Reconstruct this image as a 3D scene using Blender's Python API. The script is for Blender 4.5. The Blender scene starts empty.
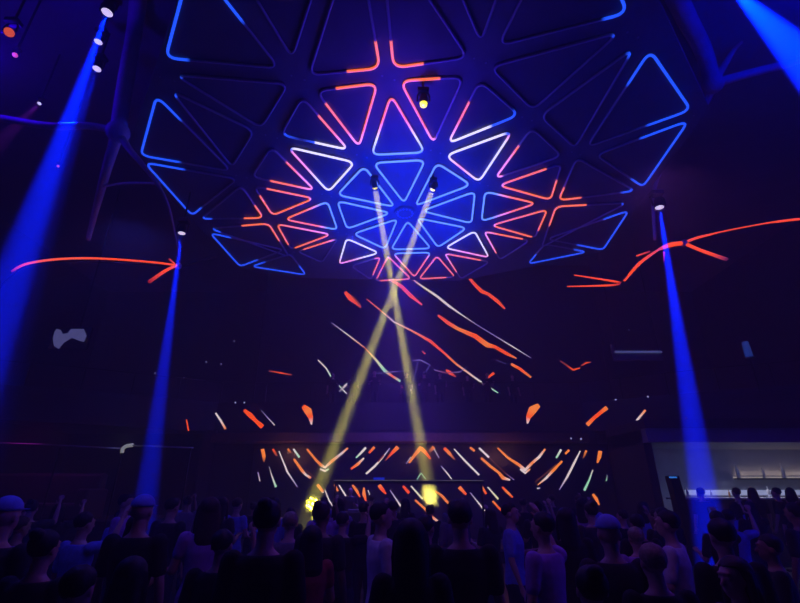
import bpy, bmesh, math, random
from mathutils import Vector, Matrix, Quaternion
random.seed(7)
SC = bpy.context.scene
COL = SC.collection
PI = math.pi

# ------------------------------------------------------------------ camera
FPX, PITCH, CZ = 450.0, math.radians(22.8), 1.9
cam_d = bpy.data.cameras.new('camera'); cam_d.sensor_width = 36; cam_d.lens = FPX/800*36
cam_d.clip_end = 200
cam = bpy.data.objects.new('camera', cam_d); COL.objects.link(cam)
cam.location = (0, 0, CZ); cam.rotation_euler = (PI/2+PITCH, 0, 0)
SC.camera = cam

def ray(px, py):
    u = (px-400)/FPX; v = -(py-301.5)/FPX
    return Vector((u, math.cos(PITCH)-v*math.sin(PITCH), math.sin(PITCH)+v*math.cos(PITCH)))
def at(px, py, Y):                  # the point of a sight line at distance Y down the hall
    r = ray(px, py); p = Vector((0, 0, CZ))+r*(Y/r.y)
    return p if p.z < 12.45 else Vector((0, 0, CZ))+r*((12.45-CZ)/r.z)
def atz(px, py, z):                 # the point of a sight line at height z
    r = ray(px, py); return Vector((0, 0, CZ))+r*((z-CZ)/r.z)

# ------------------------------------------------------------------ world, exposure
w = bpy.data.worlds.new('world'); SC.world = w; w.use_nodes = True
w.node_tree.nodes['Background'].inputs[0].default_value = (0.01, 0.01, 0.06, 1)
w.node_tree.nodes['Background'].inputs[1].default_value = 0.02
HAZE = 0.018                        # haze of the smoke machines: thin, even, everywhere in the hall
_vs = w.node_tree.nodes.new('ShaderNodeVolumeScatter'); _vs.inputs['Density'].default_value = HAZE
_vs.inputs['Color'].default_value = (1, 1, 1, 1); _vs.inputs['Anisotropy'].default_value = 0.0
w.node_tree.links.new(_vs.outputs[0], w.node_tree.nodes['World Output'].inputs['Volume'])
SC.view_settings.view_transform = 'Standard'; SC.view_settings.look = 'None'
SC.view_settings.exposure = 0.0; SC.view_settings.gamma = 1.0
SC.view_settings.use_curve_mapping = False
SC.cycles.use_denoising = True
SC.cycles.max_bounces = 5; SC.cycles.volume_bounces = 0; SC.cycles.diffuse_bounces = 2
SC.cycles.sample_clamp_indirect = 1.5; SC.cycles.sample_clamp_direct = 0
SC.cycles.volume_step_rate = 4

ZC = 9.4                            # height of the hanging canopy of triangles
BLUE = (0.01, 0.05, 1.0)
def aim(o, target):
    d = Vector(target)-o.location
    o.rotation_euler = d.to_track_quat('-Z', 'Y').to_euler()
def spot(loc, target, colour, power, half_deg, blend=0.3, r=0.04):
    d = bpy.data.lights.new('beam_light', 'SPOT'); d.energy = power; d.color = colour
    d.spot_size = math.radians(2*half_deg); d.spot_blend = blend; d.shadow_soft_size = r
    o = bpy.data.objects.new('beam_light', d); COL.objects.link(o); o.location = loc; aim(o, target); return o
def beam_area(loc, target, colour, power, size, spread_deg):
    d = bpy.data.lights.new('beam_light', 'AREA'); d.shape = 'DISK'; d.size = size; d.energy = power; d.color = colour
    d.spread = math.radians(spread_deg)
    o = bpy.data.objects.new('beam_light', d); COL.objects.link(o); o.location = loc; aim(o, target); return o
def area(loc, target, colour, power, sx, sy=None, spread=180):
    d = bpy.data.lights.new('wash_light', 'AREA'); d.shape = 'RECTANGLE'; d.size = sx; d.size_y = sy or sx
    d.energy = power; d.color = colour; d.spread = math.radians(spread)
    o = bpy.data.objects.new('wash_light', d); COL.objects.link(o); o.location = loc; aim(o, target); return o
def point(loc, colour, power, r=0.3):
    d = bpy.data.lights.new('wash_light', 'POINT'); d.energy = power; d.color = colour; d.shadow_soft_size = r
    o = bpy.data.objects.new('wash_light', d); COL.objects.link(o); o.location = loc; return o

HUB = atz(405, 213, ZC)
# blue washes added to colour the haze, canopy and ribs; no fixtures built
for a in range(5):                                                     # unseen uplights added for the blue glow around the hub
    p = HUB+Vector((1.5*math.cos(a*PI*.4+.8), 1.9*math.sin(a*PI*.4+.8)-.3, -1.3))
    area(p, p+Vector((0, 0, 5)), (0.0, 0.02, 1.0), 70, .3)
point(HUB+Vector((0, .5, -1.6)), (0.0, 0.01, 1.0), 240, 0.4)
area(HUB+Vector((0, -4.2, -1.6)), HUB+Vector((0, -4.2, 5)), (0.06, 0.02, 1.0), 45, .3)
spot((0, 16.2, 12.2), (0, 16.0, 0), (0.13, 0.05, 1.0), 9000, 24, 1.0, .4)   # added blue violet wash to glow the haze before the tall screen
point((0, 16.0, 6.6), (0.25, 0.05, 1.0), 60, 1.0)
point((-8.3, 6.6, 10.2), (0.03, 0.0, 1.0), 130, 0.3)
point((9.2, 5.4, 11.0), (0.0, 0.005, 1.0), 280, 0.3)
area((0, 3.5, 8.5), (0, 6, 0), (0.35, 0.08, 1.0), 9, 8, 3)            # low fill added over the crowd
area((2.4, 3.4, 4.6), (2.2, 4.2, 1.4), (0.50, 0.12, 1.0), 7, .5)      # violet and blue keys added for highlights on some of the dancers
area((-2.8, 4.0, 4.4), (-2.4, 4.6, 1.4), (0.06, 0.06, 1.0), 12, .5)
area((-0.3, 3.8, 4.2), (-0.3, 4.8, 1.4), (0.40, 0.14, 1.0), 5, .5)

# ------------------------------------------------------------------ materials
def mat(name, col, rough=0.6, metal=0.0, spec=0.5, emit=None, strength=0.0, noise=0.12, scale=6.0, bump=0.0):
    m = bpy.data.materials.new(name); m.use_nodes = True; nt = m.node_tree
    b = nt.nodes['Principled BSDF']
    b.inputs['Roughness'].default_value = rough; b.inputs['Metallic'].default_value = metal
    tc = nt.nodes.new('ShaderNodeTexCoord'); n = nt.nodes.new('ShaderNodeTexNoise')
    n.inputs['Scale'].default_value = scale; n.inputs['Detail'].default_value = 3
    nt.links.new(tc.outputs['Object'], n.inputs['Vector'])
    r = nt.nodes.new('ShaderNodeValToRGB')
    r.color_ramp.elements[0].position = 0.3; r.color_ramp.elements[1].position = 0.7
    r.color_ramp.elements[0].color = (*[c*(1-noise) for c in col], 1)
    r.color_ramp.elements[1].color = (*[min(1, c*(1+noise)) for c in col], 1)
    nt.links.new(n.outputs['Fac'], r.inputs['Fac']); nt.links.new(r.outputs['Color'], b.inputs['Base Color'])
    b.inputs['Specular IOR Level'].default_value = spec
    if bump:
        bp = nt.nodes.new('ShaderNodeBump'); bp.inputs['Strength'].default_value = bump
        nt.links.new(n.outputs['Fac'], bp.inputs['Height']); nt.links.new(bp.outputs['Normal'], b.inputs['Normal'])
    if emit:
        b.inputs['Emission Color'].default_value = (*emit, 1); b.inputs['Emission Strength'].default_value = strength
        m.cycles.emission_sampling = 'NONE'
    return m
def mat_led(name, base=0.35, strength=1.0, rough=0.5):
    m = mat(name, (base, base, base*1.05), rough, noise=0.03)
    nt = m.node_tree; b = nt.nodes['Principled BSDF']
    a = nt.nodes.new('ShaderNodeAttribute'); a.attribute_name = 'glow'
    nt.links.new(a.outputs['Color'], b.inputs['Emission Color']); b.inputs['Emission Strength'].default_value = strength
    m.cycles.emission_sampling = 'NONE'
    return m
def mat_glass(name, tint=(0.985, 0.985, 0.99), mix=0.99):
    m = bpy.data.materials.new(name); m.use_nodes = True; nt = m.node_tree
    nt.nodes.remove(nt.nodes['Principled BSDF']); out = nt.nodes['Material Output']
    t = nt.nodes.new('ShaderNodeBsdfTransparent'); t.inputs[0].default_value = (*tint, 1)
    g = nt.nodes.new('ShaderNodeBsdfGlossy'); g.inputs['Roughness'].default_value = 0.35
    x = nt.nodes.new('ShaderNodeMixShader'); x.inputs[0].default_value = 1-mix
    nt.links.new(t.outputs[0], x.inputs[1]); nt.links.new(g.outputs[0], x.inputs[2]); nt.links.new(x.outputs[0], out.inputs[0])
    return m
M = dict(
    floor=mat('dark_floor', (0.03, 0.03, 0.035), 0.35, scale=2),
    wall=mat('dark_wall', (0.035, 0.032, 0.05), 0.8, scale=1.5),
    ceiling=mat('ceiling_paint', (0.14, 0.14, 0.18), 0.8, scale=0.8),
    black=mat('black_metal', (0.012, 0.012, 0.016), 0.5, 0.3, scale=20),
    rib=mat('pale_rib_plaster', (0.42, 0.38, 0.48), 0.6, scale=3),
    frame=mat('charcoal_aluminium', (0.12, 0.12, 0.15), 0.7, 0.0, scale=12),
    panel=mat('glossy_dark_panel', (0.12, 0.12, 0.15), 0.45, spec=0.08, scale=1.0),
    board=mat('matt_board', (0.11, 0.11, 0.14), 0.7, scale=3),
    tube=mat_led('led_diffuser', 0.42, 1.35),
    strip=mat_led('led_strip_diffuser', 0.08, 1.3),
    screen=mat('screen_glass_black', (0.022, 0.020, 0.035), 0.55, scale=30),
    image=mat_led('screen_picture', 0.02, 1.3),
    brown=mat('walnut_panel', (0.10, 0.05, 0.03), 0.5, scale=9, noise=0.3),
    fascia=mat('balcony_fascia', (0.03, 0.02, 0.04), 0.5, scale=4),
    steel=mat('brushed_steel', (0.35, 0.35, 0.38), 0.35, 0.9, scale=30),
    glass=mat_glass('clear_glass'),
    barwall=mat('bar_wall_plaster', (0.22, 0.24, 0.30), 0.7, scale=3),
    marble=mat('counter_marble', (0.55, 0.55, 0.6), 0.3, scale=5, noise=0.2),
    leather=mat('dark_leather', (0.06, 0.02, 0.05), 0.45, scale=14, bump=0.1),
    lens_w=mat('lens_white', (0.8, 0.8, 0.9), 0.2, emit=(0.8, 0.66, 1.0), strength=1.0),
    lens_y=mat('lens_yellow', (0.8, 0.7, 0.2), 0.2, emit=(1.0, 0.78, 0.0), strength=1.6),
    lens_o=mat('lens_orange', (0.8, 0.3, 0.1), 0.2, emit=(1.0, 0.12, 0.02), strength=0.7),
    lens_b=mat('indicator_blue', (0.1, 0.3, 0.8), 0.3, emit=(0.05, 0.3, 1.0), strength=0.7),
    spark=mat('pinpoint_lamp', (0.6, 0.6, 0.7), 0.3, emit=(0.55, 0.6, 1.0), strength=0.5),
    shelf_glow=mat('shelf_light_strip', (0.7, 0.65, 0.55), 0.4, emit=(0.9, 0.75, 0.6), strength=0.35),
    phone=mat('phone_display', (0.1, 0.1, 0.3), 0.2, emit=(0.02, 0.03, 0.6), strength=0.35),
    bottle=mat('bottle_glass', (0.5, 0.5, 0.5), 0.15, scale=10),
    bottle_g=mat('bottle_amber', (0.45, 0.22, 0.08), 0.15, scale=10),
)

# ------------------------------------------------------------------ mesh helpers
def link(name, bm, material=None, parent=None, smooth=False, cols=None):
    me = bpy.data.meshes.new(name); bm.to_mesh(me); bm.free()
    if smooth:
        for p in me.polygons: p.use_smooth = True
    o = bpy.data.objects.new(name, me); COL.objects.link(o)
    if material: me.materials.append(material)
    if parent is not None: o.parent = parent
    return o
def tag(o, label=None, cat=None, group=None, kind=None):
    if label: o['label'] = label
    if cat: o['category'] = cat
    if group: o['group'] = group
    if kind: o['kind'] = kind
    return o
def empty(name, loc=(0, 0, 0), label=None, cat=None, group=None):
    o = bpy.data.objects.new(name, None); COL.objects.link(o); o.location = loc
    o.empty_display_size = 0.2
    return tag(o, label, cat, group)
def box(bm, lo, hi, mtx=None):
    vs = [bm.verts.new(Vector((x, y, z))) for x in (lo[0], hi[0]) for y in (lo[1], hi[1]) for z in (lo[2], hi[2])]
    for f in ((0, 1, 3, 2), (4, 6, 7, 5), (0, 4, 5, 1), (2, 3, 7, 6), (0, 2, 6, 4), (1, 5, 7, 3)):
        bm.faces.new([vs[i] for i in f])
    if mtx is not None:
        for v in vs: v.co = mtx @ v.co
    return vs
def bevel_all(bm, w=0.01, seg=2):
    bmesh.ops.bevel(bm, geom=list(bm.edges), offset=w, segments=seg, affect='EDGES', profile=0.5)
def cyl(bm, a, b, r0, r1=None, n=16, cap=True):
    a, b = Vector(a), Vector(b); r1 = r0 if r1 is None else r1
    q = (b-a).to_track_quat('Z', 'Y')
    R = []
    for p, r in ((a, r0), (b, r1)):
        R.append([bm.verts.new(p+q @ Vector((r*math.cos(2*PI*i/n), r*math.sin(2*PI*i/n), 0))) for i in range(n)])
    for i in range(n): bm.faces.new((R[0][i], R[0][(i+1) % n], R[1][(i+1) % n], R[1][i]))
    if cap: bm.faces.new(R[0][::-1]); bm.faces.new(R[1])
def sweep(bm, pts, radii, n=8, closed=False, cols=None, layer=None, flat=1.0):
    """tube along a path, with a radius (and a colour) per point"""
    pts = [Vector(p) for p in pts]; N = len(pts)
    if not hasattr(radii, '__len__'): radii = [radii]*N
    up = Vector((0, 0, 1)); rings = []
    prev = None
    for i, p in enumerate(pts):
        a = pts[i-1] if (i > 0 or closed) else p
        b = pts[(i+1) % N] if (i < N-1 or closed) else p
        t = (b-a).normalized()
        if prev is None:
            ref = up if abs(t.z) < 0.9 else Vector((1, 0, 0))
            s = t.cross(ref).normalized()
        else:
            s = (prev-t*prev.dot(t)).normalized()
        prev = s; u = t.cross(s)
        rings.append([bm.verts.new(p+radii[i]*(s*math.cos(2*PI*k/n)+u*flat*math.sin(2*PI*k/n))) for k in range(n)])
    if layer is not None and cols:
        for i, rg in enumerate(rings):
            for v in rg: v[layer] = (*cols[i], 1)
    for i in range(N if closed else N-1):
        A, B = rings[i], rings[(i+1) % N]
        for k in range(n): bm.faces.new((A[k], A[(k+1) % n], B[(k+1) % n], B[k]))
    if not closed:
        bm.faces.new(rings[0][::-1]); bm.faces.new(rings[-1])
    return rings
def bez(pts, n=8):
    """smooth curve through points"""
    P = [Vector(p) for p in pts]
    if len(P) < 3: return [P[0].lerp(P[-1], i/n) for i in range(n+1)]
    out = []
    for i in range(len(P)-1):
        p0 = P[max(i-1, 0)]; p1 = P[i]; p2 = P[i+1]; p3 = P[min(i+2, len(P)-1)]
        for k in range(n):
            t = k/n
            out.append(0.5*((2*p1)+(p2-p0)*t+(2*p0-5*p1+4*p2-p3)*t*t+(3*p1-p0-3*p2+p3)*t**3))
    out.append(P[-1]); return out

# ------------------------------------------------------------------ the room
def slab(name, lo, hi, m, kind='structure', parent=None, bev=0):
    bm = bmesh.new(); box(bm, lo, hi)
    if bev: bevel_all(bm, bev)
    o = link(name, bm, m, parent)
    if kind: o['kind'] = kind
    return o
slab('floor', (-17, -6, -0.2), (17, 24, 0), M['floor'])
slab('ceiling', (-17, -6, 12.6), (17, 24, 12.8), M['ceiling'])
slab('wall_left', (-17.2, -6, 0), (-17, 24, 12.6), M['wall'])
slab('wall_right', (17, -6, 0), (17.2, 24, 12.6), M['wall'])
slab('wall_back', (-17, 24, 0), (17, 24.2, 12.6), M['wall'])
slab('wall_front', (-17, -6.2, 0), (17, -6, 12.6), M['wall'])
# ------------------------------------------------------------------ the canopy of triangular lights
CC = dict(O=(1.0, 0.15, 0.02), P=(0.95, 0.26, 0.66), W=(0.80, 0.74, 1.0), B=(0.13, 0.30, 1.0), b=(0.012, 0.085, 0.95), D=(0, 0, 0))
def stops(s):
    out = []
    for tok in s.split():
        out.append((float(tok[:-1]), CC[tok[-1]]))
    return out
def colour_at(st, t):
    if t <= st[0][0]: return st[0][1]
    for (t0, c0), (t1, c1) in zip(st, st[1:]):
        if t <= t1:
            k = 0 if t1 == t0 else (t-t0)/(t1-t0)
            return tuple(a+(b-a)*k for a, b in zip(c0, c1))
    return st[-1][1]
def rounded(C, st, d=0.24):
    """rounded triangle in the plane: list of (point, t)"""
    out = []
    for i in range(3):
        A, B = C[i], C[(i+1) % 3]; L = (B-A).length; P = C[i-1]; Lp = (A-P).length
        di = min(d, L*0.2, Lp*0.2)
        # corner curve
        p0 = A+(P-A).normalized()*di; p1 = A+(B-A).normalized()*di
        for k in range(7):
            s = k/6
            q = p0*(1-s)**2+A*2*s*(1-s)*0.7+A*2*s*(1-s)*0.3+p1*s*s
            t = (i-di/Lp*(1-2*s)) if s < 0.5 else (i+di/L*(2*s-1))
            out.append((q, t % 3))
        ds = min(d, L*0.2, (C[(i+2) % 3]-B).length*0.2)
        ts = {i+k/14 for k in range(1, 14)}
        for tt, _ in st:
            if i < tt < i+1: ts |= {tt}
        for t in sorted(ts):
            if di/L+0.004 < t-i < 1-ds/L-0.004: out.append((A.lerp(B, t-i), t))
    return out
def triangle_light(label, corners, spec, group='triangular LED frames of the ceiling canopy'):
    st = stops(spec); C = [atz(x, y, ZC) for x, y in corners]
    # make the loop run the same way round for every frame
    ctr = sum(C, Vector())/3
    root = empty('triangle_light', ctr, label, 'light', group)
    loop = rounded([c-ctr for c in C], st)
    bm = bmesh.new(); ly = bm.verts.layers.float_color.new('glow')
    sweep(bm, [p for p, t in loop], 0.025, 8, True, [colour_at(st, t) for p, t in loop], ly)
    tb = link('led_tube', bm, M['tube'], root, smooth=True)
    # aluminium channel around the tube
    bm = bmesh.new(); N = len(loop); rings = []
    pts = [p for p, t in loop]
    for i in range(N):
        tan = (pts[(i+1) % N]-pts[i-1]).normalized(); n = Vector((tan.y, -tan.x, 0))
        if n.dot(pts[i]) < 0: n = -n
        a = pts[i]+n*0.012; b = pts[i]+n*0.034
        rings.append([bm.verts.new(v) for v in (a+Vector((0, 0, .022)), b+Vector((0, 0, .022)), b+Vector((0, 0, .039)), a+Vector((0, 0, .039)))])
    for i in range(N):
        A, B = rings[i], rings[(i+1) % N]
        for k in range(4): bm.faces.new((A[k], A[(k+1) % 4], B[(k+1) % 4], B[k]))
    bmesh.ops.recalc_face_normals(bm, faces=bm.faces)
    link('channel', bm, M['frame'], root)
    bm = bmesh.new()
    lo = [bm.verts.new(p+Vector((0, 0, .028))) for p in pts]; hi = [bm.verts.new(p+Vector((0, 0, .039))) for p in pts]
    bm.faces.new(lo); bm.faces.new(hi[::-1])
    for i in range(N): bm.faces.new((lo[i], hi[i], hi[(i+1) % N], lo[(i+1) % N]))
    bmesh.ops.recalc_face_normals(bm, faces=bm.faces)
    link('panel', bm, M['panel'], root)
    return root, C
TRI = [
 # inner ring of eight around the hub
 ('blue triangle light behind the hub, point towards the camera side', [(373,163),(425.5,160),(404,203)], '0B 3B'),
 ('blue triangle light up and to the left of the hub', [(364,166.5),(395,207),(337,195)], '0B 3B'),
 ('long blue triangle light pointing right at the hub', [(337,201),(391,213),(347,229)], '0B 3B'),
 ('blue triangle light down and to the left of the hub', [(397.5,219),(353,234),(385,249)], '0B 3B'),
 ('blue triangle light with its flat side below the hub', [(407.5,221),(391,249.5),(431,248.5)], '0B 3B'),
 ('blue triangle light down and to the right of the hub', [(416.5,218),(467,228),(438,247.5)], '0B 3B'),
 ('long blue triangle light pointing left at the hub', [(422,211),(475,191.5),(471.5,223.5)], '0B 3B'),
 ('blue triangle light up and right of the hub, yellow lamp inside', [(437,163),(471,185),(415,206)], '0B 3B'),
 # second ring
 ('triangle light with an orange apex fading to blue at its base, above the hub', [(391,95),(371.5,155),(425,152.5)], '0O .4O .5P .7W 1B 2B 2.3W 2.5P 2.6O 3O'),
 ('orange triangle light pointing down with pink tip, left of the orange apex', [(377.5,83.5),(359,147),(316,91)], '0O .7O .8P 1P 1.2P 1.3O 1.8O 1.82D 2.32D 2.34O 3O'),
 ('orange triangle light behind the lamp that stands in for a yellow reflection', [(400,81),(433.5,143),(464,77)], '0O .7O .8P 1P 1.06P 1.1D 2.36D 2.38O 3O'),
 ('triangle light with white base and orange slanting side, upper left', [(302,97),(348.5,150),(281,135)], '0D .3D .32O .62O .8P 1W 1.5W 1.52b 1.7D 2b 2.05D 3D'),
 ('triangle light with orange left side and white to blue base, upper right', [(480,81),(448,143.5),(519,115)], '0D .28D .3O .6O .75P 1W 1.6W 1.65b 2b 2.1b 2.2D 3D'),
 ('white triangle light with a blue corner, left of the inner ring', [(287.5,147),(355,162.5),(328.5,192)], '0b .08W 1W 2W 2.3W 2.6P 2.9P 3b'),
 ('white triangle light with a blue corner, right of the inner ring', [(445.5,155.5),(512.5,131),(479,182)], '0W .85W .95b 1b 1.08P 1.2W 2W 2.6P 3W'),
 ('triangle light with pink tip and two orange sides open to the left', [(315,190.5),(271,147),(252,177)], '0P .35P .5O .68O .7D 2.27D 2.29O 2.7O 2.85P 3P'),
 ('triangle light with only its left side and corner glowing pink', [(495,178.5),(532,128),(562,156)], '0P .4P .6O .68O .7D 2.88D 2.9P 3P'),
 ('orange triangle light pointing right, on the left wing', [(314,198.5),(272.5,215.5),(253.5,186)], '0P .1O 1O 1.7O 1.72D 2.2D 2.22O 2.9O 3P'),
 ('orange triangle light pointing left, on the right wing', [(498.5,185.5),(562,163.5),(550.5,200)], '0P .12O .76O .78D 1.4D 1.42O 2O 2.9O 3P'),
 ('triangle light orange at its left tip and blue on its right side', [(284.5,219.5),(327.5,201.5),(337.5,230)], '0O .5O .7P .85B 1B 2B 2.2B 2.3P 2.4O 3O'),
 ('triangle light orange at its right tip and blue on its left side', [(485,191.5),(536.5,203.5),(481.5,221.5)], '0B .2B .35P .5O 1O 1.45O 1.6P 1.8B 2B 3B'),
 ('orange triangle light open at its lower corner, lower left wing', [(276.5,224),(331,234.5),(291,249.5)], '0O 1P 1.05O 1.88O 1.9D 2.2D 2.22O 3O'),
 ('orange triangle light open at its lower corner, lower right wing', [(491,225.5),(547.5,209.5),(535,238)], '0P .1O 1O 1.7O 1.72D 2.06D 2.1O 2.9O 3P'),
 ('triangle light with one orange side lit, low on the left', [(338,238.5),(297,251.5),(322,262.5)], '0D .08D .1P .3O .82O .84D 3D'),
 ('pink cornered triangle light with two short arms, low on the right', [(484,231.5),(530,240.5),(500,260)], '0P .3O .82O .84D 2.26D 2.28O 2.5P 3P'),
 ('white triangle light with a pink lower corner, low on the left', [(346.5,238.5),(379,253),(339,264)], '0W 1W 1.3W 1.7P 2P 2.4W 3W'),
 ('white triangle light with a pinkish lower side, low on the right', [(474.5,231),(445,248),(489,257.5)], '0W .8W 1W 1.4P 2P 2.2W 3W'),
 ('small half lit orange triangle light at the bottom left of the inner ring', [(380.5,257),(371,279.5),(351,266)], '0O .75O .77D 2.8D 2.82O 3O'),
 ('orange triangle light pointing up, left one of the bottom row', [(388,256.5),(375.5,281),(411,279)], '0O .85O .87D 1.1D 1.15O 3O'),
 ('triangle light with blue top and orange sides, middle of the bottom row', [(393,253.5),(431,252.5),(414.5,277)], '0B 1B 1.06B 1.15P 1.3O 2.6O 2.85P 3B'),
 ('orange triangle light pointing up, right one of the bottom row', [(437,256),(419,279),(455,277)], '0O 1O 1.75O 1.77D 2.06D 2.08O 3O'),
 ('orange and pink triangle light with two short arms, right end of the bottom row', [(444.5,253.5),(490,262),(461,279)], '0P .15O .78O .8D 2.3D 2.32O 2.9P 3P'),
 # outer ring
 ('large triangle light with an orange lower right corner, near the top edge', [(380,68.5),(309,75),(356,-74)], '0O .45O .47D 2.75D 2.765O 3O'),
 ('large triangle light with an orange lower left corner, near the top edge', [(393.5,68),(468,57.5),(380,-75)], '0O .4O .42D 2.75D 2.765O 3O'),
 ('unlit triangle light pointing down between large ones, top right of centre', [(481,42),(440,-55),(512,-45)], '0D 3D'),
 ('large triangle light with a blue right corner at the top edge', [(498.5,45.5),(628,13),(574,-105)], '0D .8D .84b 1b 1.2b 1.25D 3D'),
 ('dim triangle light with a tiny blue right tip, upper right', [(490.5,67),(620,32),(533,110)], '0D .96D .98b 1b 1.02D 3D'),
 ('dim triangle light with a small blue hook at its top tip, upper right', [(540.5,116),(634,48),(575,148)], '0D .95D .97b 1b 1.05b 1.08D 3D'),
 ('triangle light with bright blue right side, far upper right', [(650,50.5),(691,110),(587,147)], '0b .5b 1b 1.38b 1.42D 2.68D 2.72b 3b'),
 ('triangle light with a long blue side slanting down left, far right', [(689,120.5),(643,187),(596,155)], '0b 1b 1.26b 1.3D 2.48D 2.52b 3b'),
 ('triangle light with orange left corner and blue right tip, right wing end', [(558.5,200.5),(577,158),(635,191)], '0O .33O .37D 1.9D 1.93b 2b 2.15b 2.2D 2.68D 2.72O 3O'),
 ('triangle light with orange corner opening right and down, right wing end', [(556,206.5),(627,203),(542,247)], '0O .42O .44D .93D .95b 1b 1.02D 2.55D 2.6O 3O'),
 ('triangle light with blue lower right side, below the right wing', [(629,210.5),(603,250),(547,239)], '0b 1b 1.45b 1.5D 2.7D 2.73b 3b'),
 ('flat looking triangle light with blue right tip, bottom right edge', [(587,252),(545,244),(528,264)], '0b .3b .35D 1.45D 1.5b 2b 3b'),
 ('triangle light with orange right corner and blue left tip, left wing end', [(263.5,218),(241,186),(201,219)], '0O .42O .45D 1.9D 1.93b 2b 2.15b 2.2D 2.68D 2.7O 3O'),
 ('triangle light with orange corner opening left and down, left wing end', [(268.5,223.5),(210,228.5),(289,257)], '0O .44O .46D .93D .96b 1b 1.1b 1.13D 2.5D 2.55O 3O'),
 ('triangle light with blue lower left side, below the left wing', [(210,233),(240,266.5),(284,250)], '0b 1b 1.4b 1.45D 2.72D 2.75b 3b'),
 ('flat looking triangle light with blue left tip, bottom left edge', [(251.5,266.5),(290,254),(306,275)], '0b .35b .4D 1.5D 1.55b 2b 3b'),
 ('triangle light with a long blue side slanting down right, far left', [(144.5,162.5),(192,215.5),(237,179)], '0b 1b 1.22b 1.26D 2.56D 2.6b 3b'),
 ('triangle light with bright blue left side, far left', [(156.5,96),(140.5,155.5),(231,171)], '0b 1b 1.4b 1.45D 2.7D 2.75b 3b'),
 ('dim triangle light with a tiny blue hook at its left tip', [(171,91),(254,131),(232,167)], '0b .04D 2.93D 2.96b 3b'),
 ('dim triangle light with a tiny blue left tip, upper left', [(175,75),(288,84),(261,128)], '0b .04D 2.97D 3b'),
 ('large triangle light with bright blue left corner at the top edge', [(165.5,58),(279,68),(192,-42)], '0b .18b .22D 1.45D 1.5b 1.62b 2b 3b'),
 ('unlit triangle light pointing down between large ones, top left', [(292,58),(240,-28),(325,-45)], '0D 3D'),
]
tris = [triangle_light(*t) for t in TRI]
# lattice that carries the frames
clusters = []
def cluster(p):
    for i, (c, n) in enumerate(clusters):
        if (c/n-p).length < 0.95: clusters[i] = (c+p, n+1); return i
    clusters.append((p.copy(), 1)); return len(clusters)-1
clusters.append((HUB*8, 8))
edges = set()
ids = []
for _, C in tris: ids.append([cluster(p) for p in C])
for a in ids:
    for i in range(3):
        e = tuple(sorted((a[i], a[(i+1) % 3])))
        if e[0] != e[1]: edges.add(e)
grid = empty('hanging_canopy', HUB, 'wide dark many sided canopy hung under the ceiling carrying the triangle lights', 'canopy')
hull = []
cs = [c/n-HUB for c, n in clusters]
for k in range(16):                                    # outline of the board: the outermost nodes, pushed out a little
    a = 2*PI*(k+.5)/16; d = Vector((math.cos(a), math.sin(a), 0))
    best = max(cs, key=lambda p: p.dot(d))
    q = best+d*.35
    if not hull or (hull[-1]-q).length > .05: hull.append(q)
bm = bmesh.new()
lo = [bm.verts.new(p+Vector((0, 0, .040))) for p in hull]; hi = [bm.verts.new(p+Vector((0, 0, .25))) for p in hull]
bm.faces.new(lo); bm.faces.new(hi[::-1])
for k in range(len(lo)): bm.faces.new((lo[k], hi[k], hi[(k+1) % len(lo)], lo[(k+1) % len(lo)]))
bmesh.ops.recalc_face_normals(bm, faces=bm.faces)
link('board', bm, M['board'], grid)
for k, (c, n) in enumerate(clusters):
    p = c/n-HUB; bm = bmesh.new()
    for q in ((.12, .05), (-.12, -.05)):
        cyl(bm, p+Vector((q[0], q[1], .034)), p+Vector((q[0], q[1], .05)), 0.02, n=8)
    link('bolt_pair', bm, M['steel'], grid)
far = [c/n-HUB for c, n in clusters if (c/n-HUB).length > 4.5][::3]
for p in far+[Vector((0, 0, 0))]:
    bm = bmesh.new(); cyl(bm, p+Vector((0, 0, .2)), Vector((p.x, p.y, 12.6-ZC)), 0.03, n=8)
    link('suspension_rod', bm, M['black'], grid)
bm = bmesh.new(); cyl(bm, (0, 0, -0.02), (0, 0, .14), 0.30, 0.34, n=24); hubp = link('hub_cap', bm, M['frame'], grid)
bm = bmesh.new()
for k in range(14):
    a = 2*PI*k/14; cyl(bm, (0.22*math.cos(a), 0.22*math.sin(a), -0.035), (0.22*math.cos(a), 0.22*math.sin(a), -0.015), 0.022, n=8)
link('dot_ring', bm, mat('dot_blue', (0.1, 0.2, 0.6), 0.3, emit=(0.02, 0.15, 1.0), strength=0.45), hubp)

# ------------------------------------------------------------------ branching ribs of the ceiling edge
def rib_piece(parent, pts, r, name='branch', m=None, taper=None):
    P = bez(pts, 8); n = len(P)
    if name == 'arm': P = [p+Vector((0, .05, 0)) for p in P]
    bm = bmesh.new()
    rr = [r[0]+(r[1]-r[0])*i/(n-1) for i in range(n)] if hasattr(r, '__len__') else [r*(1+0.9*(max(0, 1-i/4)+max(0, 1-(n-1-i)/4))*0.5) for i in range(n)]
    sweep(bm, [p-parent.location for p in P], rr, 10)
    return link(name, bm, m or M['rib'], parent, smooth=True)
def led_piece(parent, pts, r, cols, n=8):
    P = bez(pts, n); N = len(P); bm = bmesh.new(); ly = bm.verts.layers.float_color.new('glow')
    st = [(i/(len(cols)-1), c) for i, c in enumerate(cols)]
    rad = r if not hasattr(r, '__len__') else [colour_at([(i/(len(r)-1), (x,)) for i, x in enumerate(r)], k/(N-1))[0] for k in range(N)]
    sweep(bm, [p-parent.location for p in P], rad, 8, False, [colour_at(st, i/(N-1)) for i in range(N)], ly)
    return link('led_strip', bm, M['strip'], parent, smooth=True)
RED = (0.95, 0.065, 0.0); DRED = (0.25, 0.01, 0.01)
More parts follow.
